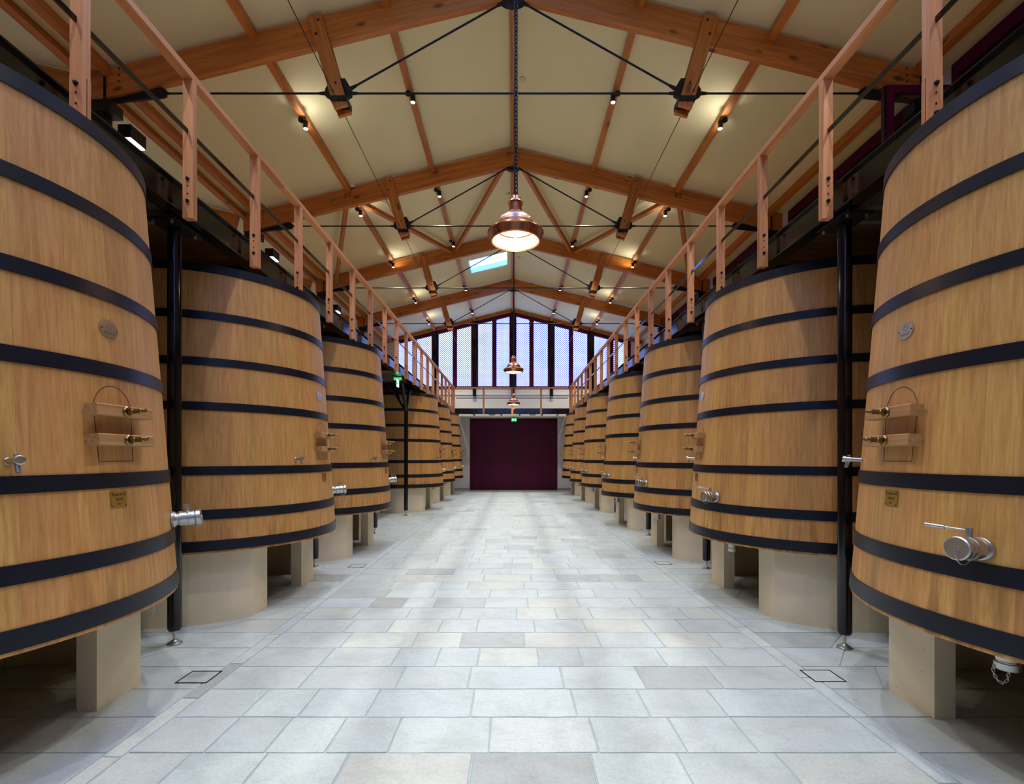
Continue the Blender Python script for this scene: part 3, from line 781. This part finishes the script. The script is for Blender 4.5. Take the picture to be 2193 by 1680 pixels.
for sy in (-1,1):
    for sz in (-1,1): PSCREW.cyl((0.0055,sy*0.048,sz*0.041),(0.0075,sy*0.048,sz*0.041),0.004,n=8)
PSCREW = PSCREW.mesh('plate_screws', M_INK)
def text_mesh(s, size, mat):
    cu = bpy.data.curves.new('lettering','FONT'); cu.body = s; cu.size = size; cu.align_x = 'CENTER'; cu.align_y = 'CENTER'; cu.resolution_u = 2
    cu.offset = size*0.024
    ob = bpy.data.objects.new('lettering', cu); me = bpy.data.meshes.new_from_object(ob)
    bpy.data.objects.remove(ob); bpy.data.curves.remove(cu)
    me.materials.clear(); me.materials.append(mat); me.name = 'lettering'; return me
# text lies in local XY; stand it on the plate: text x -> plate y, text y -> plate z, facing +x
TXT = Matrix(((0,0,1,0),(1,0,0,0),(0,1,0,0),(0,0,0,1)))
TM = {s: text_mesh(s, z, m) for s, z, m in (('CUVE N°32',0.0205,M_INK),('CUVE N°44',0.0205,M_INK),('CUVE N°',0.0205,M_INK),('150 HL',0.0205,M_INK),('2021',0.0145,M_INK),('NADALIÉ',0.020,M_ETCH))}
# tasting tap (local: x out)
TAPB = MB().lathe([(0.001,0.0),(0.019,0.0),(0.020,0.006),(0.0165,0.010),(0.0165,0.062),(0.019,0.066),(0.019,0.098),(0.024,0.100),(0.024,0.118),(0.019,0.120),(0.018,0.117),(0.001,0.116)],20,'x').mesh('tap_body', M_STEEL)
TAPS = MB().cyl((0.085,0,-0.012),(0.095,0,-0.062),0.0135,0.0115,16).mesh('spout', M_STEEL)
TAPK = MB().cyl((0.082,0,0.014),(0.082,0,0.026),0.006,n=10).cyl((0.082,0,0.024),(0.082,0,0.033),0.011,0.010,12).mesh('tap_key', M_STEEL)
# racking valve
VALB = MB().lathe([(0.001,0.0),(0.058,0.0),(0.060,0.006),(0.060,0.020),(0.056,0.026),(0.050,0.028),(0.047,0.034),(0.047,0.050),(0.055,0.054),(0.055,0.142),(0.053,0.146),(0.049,0.148),(0.049,0.156)],28,'x').mesh('valve_body', M_STEEL)
VALC = MB().lathe([(0.049,0.152),(0.057,0.154),(0.060,0.158),(0.060,0.184),(0.054,0.189),(0.012,0.189),(0.012,0.195),(0.001,0.196)],28,'x').mesh('valve_cap', M_STEEL)
VALS = MB().cyl((0.10,0,0.045),(0.10,0,0.075),0.015,n=16).cyl((0.10,0,0.070),(0.10,0,0.105),0.0165,n=16).mesh('valve_stem', M_STEEL)
VALL = MB().cyl((0.10,0,0.090),(0.115,-0.10,0.094),0.0065,n=12).cyl((0.115,-0.10,0.094),(0.126,-0.185,0.0975),0.0105,n=14).mesh('lever', M_STEEL)
VALT = MB().tube([(0.196,0,-0.002),(0.198,0.004,-0.030),(0.190,0.010,-0.062),(0.176,0.014,-0.076),(0.158,0.016,-0.080),(0.138,0.018,-0.074),(0.120,0.020,-0.058),(0.112,0.034,-0.045)],0.0024,5).tube([(0.110,0.057*math.cos(t),0.057*math.sin(t)) for t in [2*PI*k/18 for k in range(18)]],0.0022,5,True).mesh('cap_chain', M_STEEL)
BADGE = MB().prism([(0.064+0.017*math.cos(2*PI*k/14),0.009*math.sin(2*PI*k/14)-0.012) for k in range(14)],0.050,0.0565,'z').mesh('badge', simple('green_badge',(0.10,0.62,0.03),0.4))
# bottom drain (axis down)
DRB = MB().lathe([(0.001,0.012),(0.055,0.012),(0.055,-0.010),(0.047,-0.014),(0.047,-0.095),(0.044,-0.100),(0.044,-0.106),(0.053,-0.108),(0.053,-0.140),(0.048,-0.145),(0.001,-0.145)],24).mesh('drain_body', M_STEEL)
DRL = MB().cyl((0.0,-0.045,-0.055),(0.0,-0.10,-0.055),0.015,n=14).cyl((0.0,-0.090,-0.055),(0.035,-0.19,-0.022),0.006,n=10).cyl((0.035,-0.19,-0.022),(0.065,-0.27,0.004-0.004),0.010,n=12).mesh('lever', M_STEEL)
def chain_mesh(pts, ll, r, wd, name, mat):
    """real links along a path"""
    P = [Vector(p) for p in pts]; seg = []; 
    for i in range(len(P)-1): seg.append((P[i],P[i+1],(P[i+1]-P[i]).length))
    tot = sum(s[2] for s in seg); nL = max(2,int(tot/(ll*0.74))); mb = MB()
    def at(d):
        for p,q,l in seg:
            if d <= l: return p.lerp(q,d/l), (q-p).normalized()
            d -= l
        return seg[-1][1], (seg[-1][1]-seg[-1][0]).normalized()
    for i in range(nL):
        c, d = at(tot*(i+0.5)/nL); u = d.orthogonal().normalized()
        if i % 2: u = d.cross(u)
        h = ll/2-wd/2; pts2 = []
        for k in range(6): t = -PI/2+PI*k/5; pts2.append(c+d*(h+wd/2*math.cos(t))+u*(wd/2*math.sin(t)))
        for k in range(6): t = PI/2+PI*k/5; pts2.append(c+d*(-h+wd/2*math.cos(t))+u*(wd/2*math.sin(t)))
        mb.tube(pts2, r, 5, True)
    return mb.mesh(name, mat)
DRC = chain_mesh([(0.045,-0.035,-0.13),(0.05,-0.03,-0.17),(0.045,-0.015,-0.205),(0.03,0.0,-0.215),(0.015,0.01,-0.195),(0.005,0.012,-0.145)],0.022,0.0022,0.011,'drain_chain',M_STEEL)

def make_vat(side, i):
    cx, dy, rot = ROWS[side]
    cy = TANK_Y[i]+dy
    base = T(cx,cy,ZB) @ RZ(rot)
    if (side,i) == ('left',0): lab = 'oak vat with brass plate CUVE N°32, nearest in the left row'
    elif (side,i) == ('right',0): lab = 'oak vat with brass plate CUVE N°44, nearest in the right row'
    else:
        rank = i if side == 'right' or i < 3 else i-1
        lab = 'tapered oak vat with seven black hoops, %s in the %s row from the camera' % (ORD[rank], side)
    t = thing('oak_vat', lab, 'vat', base, 'oak vats')
    shift = random.randrange(len(STAVES))
    ro = random.uniform(0,2*PI)
    for a, me in STAVES: part('stave', me, None, t, RZ(a+ro))
    for me in HOOPM: part('hoop', me, None, t)
    part('lid', LID, None, t); part('bottom', BOT, None, t)
    part('bung', BUNG, None, t, T(RAD(HV)-0.25,0.35,HV-0.12))
    part('hatch_seam', HATCH, None, t)
    near = i < 3
    for z in (2.012,1.838):
        b = part('hatch_bar', BAR, None, t, surf(0,z-ZB)); part('hatch_screw', SCREW, None, b)
    o = part('maker_plate', OVAL, None, t, surf(0,2.52-ZB)); o['label'] = 'oval brushed metal maker plate'
    if near:
        part('rivet', RIVET, None, o); part('rivet', RIVET2, None, o); part('emblem', EMBLEM, None, o)
        part('lettering', TM['NADALIÉ'], None, o, T(0.0056,0,-0.024) @ TXT)
    o = part('number_plate', PLATE, None, t, surf(-0.01,1.485-ZB)); o['label'] = 'square brass number plate'
    if near:
        part('plate_screws', PSCREW, None, o)
        first = ('CUVE N°32' if side == 'left' else 'CUVE N°44') if i == 0 else 'CUVE N°'
        for s, z in ((first,0.026),('150 HL',-0.002),('2021',-0.029)): part('lettering', TM[s], None, o, T(0.0062,0,z) @ TXT)
    o = part('tasting_tap', TAPB, None, t, surf(math.radians(-23.5),1.718-ZB))
    if i < 5: part('spout', TAPS, None, o); part('tap_key', TAPK, None, o)
    va = math.radians(29 if side == 'left' else 22.5)
    o = part('racking_valve', VALB, None, t, surf(va,1.272-ZB))
    part('valve_cap', VALC, None, o); part('valve_stem', VALS, None, o); part('lever', VALL, None, o)
    if i < 4: part('cap_chain', VALT, None, o); part('badge', BADGE, None, o)
    if side == 'left': da, dr = math.radians(36), 1.20
    else: da, dr = math.radians(21), 1.12
    o = part('drain_valve', DRB, None, t, T(dr*math.cos(da),dr*math.sin(da),0.0) @ RZ(da))
    part('lever', DRL, None, o)
    if i < 4: part('drain_chain', DRC, None, o)
    return t
def ring_poly(a0, a1, ro, ri, n=40):
    return [(ro*math.cos(a0+(a1-a0)*k/n), ro*math.sin(a0+(a1-a0)*k/n)) for k in range(n+1)] + [(ri*math.cos(a1-(a1-a0)*k/n), ri*math.sin(a1-(a1-a0)*k/n)) for k in range(n+1)]
def make_plinth(side, i):
    cx, dy, rot = ROWS[side]; cy = TANK_Y[i]+dy
    rank = i if side == 'right' or i < 3 else i-1
    t = thing('vat_plinth', 'beige concrete plinth under the %s vat of the %s row' % (ORD[rank], side), 'plinth', T(cx,cy,0) @ RZ(0 if side=='left' else PI), 'concrete plinths')
    s = 1 if side == 'left' else -1
    H = ZB-0.001
    # curved wall in cast segments, its front end cut flat towards the aisle
    def add(nm, poly):
        poly = [(x,s*y) for x,y in poly]
        if s < 0: poly = poly[::-1]
        part(nm, MB().prism(poly,0,H), M_CONC, t)
    a0 = math.radians(-45.0)
    add('cheek', [(0.78,-0.545),(0.78,-0.88+0.05),(0.80,-0.94),(0.89,-0.89),(0.90,-0.88),(0.90,-0.545)][::-1])
    for k in range(5):
        b0 = a0-math.radians(50.4*k); b1 = a0-math.radians(50.4*(k+1)-0.25)
        add('curved_wall', ring_poly(b1,b0,1.26,1.14,12))
    add('pillar', [(0.76,0.36),(0.90,0.36),(0.90,0.75),(0.76,0.75)])
for side in ('left','right'):
    for i in range(7):
        if side == 'left' and i == 3: continue
        make_vat(side, i); make_plinth(side, i)

# ------------------------------------------------------------------ floor access covers
for x, y, lab in ((-2.48,3.82,'square stone-filled floor cover beside the nearest left vat'),(2.46,3.84,'square stone-filled floor cover beside the nearest right vat'),
                  (-2.485,7.71,'square floor cover beside the second left vat'),(2.46,7.92,'square floor cover beside the second right vat')):
    t = thing('floor_cover', lab, 'floor cover', T(x,y,0), 'floor covers')
    w, d = 0.122, 0.105
    part('frame', MB().box(-w,w,-d,-d+0.008,0,0.004).box(-w,w,d-0.008,d,0,0.004).box(-w,-w+0.008,-d+0.008,d-0.008,0,0.004).box(w-0.008,w,-d+0.008,d-0.008,0,0.004), M_BLACKM, t)
    part('stone_infill', MB().box(-w+0.012,w-0.012,-d+0.012,d-0.012,0.0,0.003), M_STONE, t)

# ------------------------------------------------------------------ pendant lamps
def prof_mesh(p, name, mat, n=48): return MB().lathe(p, n).mesh(name, mat)
def pendant(x, y, z, lab, zt=9.355):
    t = thing('pendant_lamp', lab, 'lamp', T(x,y,z), 'copper pendant lamps')
    part('rim', prof_mesh([(0.215,0.165),(0.235,0.158),(0.300,0.118),(0.322,0.100),(0.324,0.092),(0.316,0.082),(0.285,0.006),(0.278,0.0),(0.266,0.0),(0.264,0.008),(0.300,0.090),(0.215,0.150)],'rim',M_COPPER), None, t)
    for k in range(40):
        a = 2*PI*k/40
        part('rib', MB().cyl((0.309,0,0.072),(0.292,0,0.026),0.0045,n=6).mesh('rib',M_COPPERD) if k == 0 else RIB[0], None, t, RZ(a)) if k else RIB.__setitem__(0, part('rib', MB().cyl((0.309,0,0.072),(0.292,0,0.026),0.0045,n=6), M_COPPERD, t).data)
    part('dome', prof_mesh([(0.215,0.160),(0.213,0.190),(0.203,0.222),(0.183,0.255),(0.150,0.284),(0.112,0.303),(0.084,0.312),(0.084,0.322)],'dome',M_COPPERD), None, t)
    part('reflector', prof_mesh([(0.264,0.012),(0.250,0.10),(0.21,0.17),(0.198,0.215),(0.15,0.268),(0.08,0.296),(0.001,0.298)],'reflector',M_SHADEIN), None, t)
    part('collar', prof_mesh([(0.084,0.318),(0.090,0.324),(0.086,0.330),(0.078,0.332),(0.078,0.342),(0.074,0.344)],'collar',M_COPPER), None, t)
    part('neck', prof_mesh([(0.073,0.338),(0.073,0.440)],'neck',M_COPPER), None, t)
    part('cap', prof_mesh([(0.073,0.432),(0.087,0.436),(0.089,0.444),(0.082,0.456),(0.070,0.470),(0.064,0.500),(0.048,0.520),(0.028,0.528),(0.001,0.530)],'cap',M_COPPER), None, t)
    part('hanger', MB().cyl((0,0,0.525),(0,0,0.555),0.028,n=16).tube([(0,0.02*math.cos(a),0.572+0.02*math.sin(a)) for a in [2*PI*k/12 for k in range(12)]],0.005,6,True), M_BLACKM, t)
    part('bulb', MB().sphere((0,0,0.10),0.038,14,10,1.35), M_BULB, t)
    part('bulb_socket', MB().cyl((0,0,0.145),(0,0,0.297),0.022,n=14), M_BLACKM, t)
    L = zt-z
    ch = chain_mesh([(0.008,0,0.575),(0.008,0,L)],0.062,0.0065,0.036,'chain',M_BLACKM)
    part('chain', ch, None, t)
    part('cable', MB().tube([(-0.016,0,0.53),(-0.018,0,1.2),(-0.012,0,L*0.55),(-0.020,0,L*0.8),(-0.016,0,L)],0.0055,6), M_CABLE, t)
    for zz in [0.9+0.42*k for k in range(int((L-1)/0.42))]: part('cable_tie', MB().tube([(-0.016+0.012*math.cos(a),0.010*math.sin(a),zz) for a in [2*PI*k/10 for k in range(10)]],0.002,4,True), M_BLACKM, t)
    ld = bpy.data.lights.new('bulb_light','POINT'); ld.energy = PENDANT_W; ld.color = (1.0,0.66,0.36); ld.shadow_soft_size = 0.05
    lo = obj('bulb_light', ld, t, T(x,y,z+0.02))
RIB = [None]
pendant(0.03, 5.55, 4.215, 'large copper pendant lamp hanging nearest the camera')
pendant(0.02, 15.2, 4.40, 'copper pendant lamp hanging mid-hall against the gable window')
pendant(0.03, 22.9, 4.22, 'copper pendant lamp hanging lowest in view, before the footbridge')

# ------------------------------------------------------------------ ceiling spotlights
SB = MB().cyl((0,0,-0.045),(0,0,0.0),0.052,n=20).mesh('base', M_BLACKM)
SA = MB().cyl((0,0,-0.04),(0.085,0,-0.075),0.018,n=12).mesh('arm', M_BLACKM)
SH = MB().lathe([(0.001,-0.045),(0.045,-0.045),(0.047,-0.050),(0.047,-0.195),(0.043,-0.197),(0.042,-0.185),(0.001,-0.185)],22).mesh('head', M_BLACKM)
SLN = MB().cyl((0,0,-0.1835),(0,0,-0.1945),0.041,n=18).mesh('lens', M_LENS)
Y1 = [-0.9,2.55,6.0,9.44,12.85,16.33,20.1,23.3]  # positions near the camera are unseen, added along the rows for brightness
ld = bpy.data.lights.new('spot_beam','SPOT'); ld.energy = SPOT_W; ld.color = SPOT_C; ld.spot_size = math.radians(102); ld.spot_blend = 0.8; ld.shadow_soft_size = 0.10
lu = bpy.data.lights.new('spot_uplight','SPOT'); lu.energy = UP_W; lu.color = SPOT_C; lu.spot_size = math.radians(150); lu.spot_blend = 0.5; lu.shadow_soft_size = 0.03
for sg, side in ((-1,'left'),(1,'right')):
    for xl, nm in ((2.05,'inner'),(4.14,'outer')):
        for k, y in enumerate(Y1):
            z = lin(xl)-0.197
            if k == 5 and nm == 'inner': z -= 0.0; y = 15.9
            t = thing('ceiling_spotlight', 'black cylinder spotlight on the %s %s purlin, %s in view from the camera' % (nm, side, ORD[k-3]) if k > 2 else 'black cylinder spotlight on the %s %s purlin, unseen overhead near the camera, %s' % (nm, side, ORD[k]), 'spotlight', T(sg*xl,y,z), 'ceiling spotlights')
            part('base', SB, None, t)
            R = Matrix.Identity(4) if sg < 0 else RZ(PI)
            part('arm', SA, None, t, R)
            h = part('head', SH, None, t, R @ T(0.095,0,0)); part('lens', SLN, None, h)
            lo = obj('spot_beam', ld, t, wm(t) @ R @ T(0.095,0,-0.21))
            if nm == 'outer' and k > 1: obj('spot_uplight', lu, t, wm(t) @ R @ T(0.155,0,-0.19) @ Matrix.Rotation(PI,4,'X'))

# wall lights on the left wall
WB = MB().box(-0.11,0.11,-0.17,0.17,0.012,0.23).mesh('box', M_BLACKM)
WL = MB().box(-0.095,0.095,-0.155,0.155,0.0,0.012).mesh('lens', M_LENS)
for i, y in enumerate((8.25,13.05,17.8)):
    t = thing('wall_light', 'black box wall light shining down over the left walkway, %s from the camera' % ORD[i], 'wall light', T(-6.50,y,7.08), 'wall lights')
    part('box', WB, None, t); part('lens', WL, None, t)
    part('bracket', MB().box(-0.45,-0.11,-0.03,0.03,0.10,0.14), M_BLACKM, t)
    l2 = bpy.data.lights.new('wall_light_beam','AREA'); l2.energy = WALLBOX_W; l2.color = SPOT_C; l2.size = 0.28
    obj('wall_light_beam', l2, t, T(-6.50,y,7.07))

# ------------------------------------------------------------------ smoke detectors, signs, small fittings
for i, (x, y, lab) in enumerate(((0.21,9.93,'white smoke detector right of the ridge above the nearest lamp'),(-0.15,14.27,'white smoke detector left of the ridge behind the nearest lamp'),(0.25,18.8,'white smoke detector across from the skylight'))):
    t = thing('smoke_detector', lab, 'smoke detector', T(x,y,lin(x)-0.004) @ Matrix.Rotation(math.copysign(math.atan(SL),x),4,'Y'), 'smoke detectors')
    part('base', MB().lathe([(0.001,0.0),(0.062,0.0),(0.062,-0.02),(0.05,-0.028),(0.001,-0.028)],24), M_WHITE, t)
    part('sensor', MB().lathe([(0.034,-0.028),(0.034,-0.042),(0.024,-0.052),(0.001,-0.054)],20), M_WHITE, t)
def runner(mb, s, x=0.0, d=0.0, ax='y'):
    """simple running figure and arrow made of flat bars"""
    def q(pts): mb.prism([(x+a*s,b*s) for a,b in pts], d-0.002, d+0.002, 'y')
    n = 10; q([(0.02+0.09*math.cos(2*PI*k/n),0.36+0.09*math.sin(2*PI*k/n)) for k in range(n)])
    q([(-0.08,0.0),(0.06,-0.02),(0.12,0.24),(-0.02,0.25)])
    q([(-0.02,0.25),(-0.25,0.12),(-0.22,0.05),(0.0,0.15)]); q([(0.08,0.22),(0.25,0.06),(0.29,0.12),(0.11,0.29)])
    q([(-0.08,0.02),(-0.30,-0.22),(-0.24,-0.29),(0.0,-0.03)]); q([(-0.02,0.02),(0.10,-0.20),(-0.02,-0.42),(0.06,-0.45),(0.20,-0.19),(0.08,0.02)])
def arrow(mb, s, x, d):
    mb.prism([(x-0.07*s,0.35*s),(x-0.07*s,-0.05*s),(x-0.24*s,-0.05*s),(x,-0.38*s),(x+0.24*s,-0.05*s),(x+0.07*s,-0.05*s),(x+0.07*s,0.35*s)][::-1], d-0.002, d+0.002, 'y')
t = thing('exit_sign', 'small green running-man exit sign above the maroon doors', 'exit sign', T(0.06,YF-0.10,3.70), 'exit signs')
part('box', MB().box(-0.14,0.14,-0.02,0.02,-0.085,0.085), M_WHITE, t)
part('panel', MB().box(-0.135,0.135,-0.024,-0.02,-0.08,0.08), M_SIGN, t)
mb = MB(); runner(mb, 0.15, -0.065, -0.026); part('running_figure', mb, M_SIGNW, t)
mb = MB(); arrow(mb, 0.15, 0.07, -0.026); part('arrow', mb, M_SIGNW, t)
part('bracket', MB().box(-0.02,0.02,0.02,0.10,-0.02,0.02), M_WHITE, t)
t = thing('exit_sign', 'small green and white exit sign hanging under the left walkway by the forked post', 'exit sign', T(-3.10,13.0,3.78), 'exit signs')
part('box', MB().box(-0.10,0.10,-0.03,0.03,0.04,0.10), M_SIGN, t)
part('panel', MB().box(-0.012,0.012,-0.10,0.10,-0.15,0.04), M_SIGNW, t)
mb = MB(); arrow(mb, 0.14, 0.0, -0.102); part('arrow', mb, M_SIGN, t, T(0,0,-0.055))
part('hanger', MB().cyl((0,0,0.10),(0,0,0.125),0.01,n=8), M_BLACKM, t)
for x, lab in ((-1.07,'white emergency light under the footbridge, left of the exit sign'),(1.0,'white emergency light under the footbridge, right of the exit sign')):
    t = thing('emergency_light', lab, 'emergency light', T(x,24.6,3.86), 'emergency lights')
    part('housing', MB().cbox(-0.16,0.16,-0.05,0.05,0.02,0.07,0.01), M_WHITE, t)
    part('diffuser', MB().cbox(-0.14,0.14,-0.04,0.04,0.0,0.02,0.006), simple('frosted',(0.8,0.82,0.85),0.3), t)
    part('hanger', MB().box(-0.02,0.02,-0.02,0.02,0.07,0.17), M_GALV, t)
print('individual slabs', n_ind)
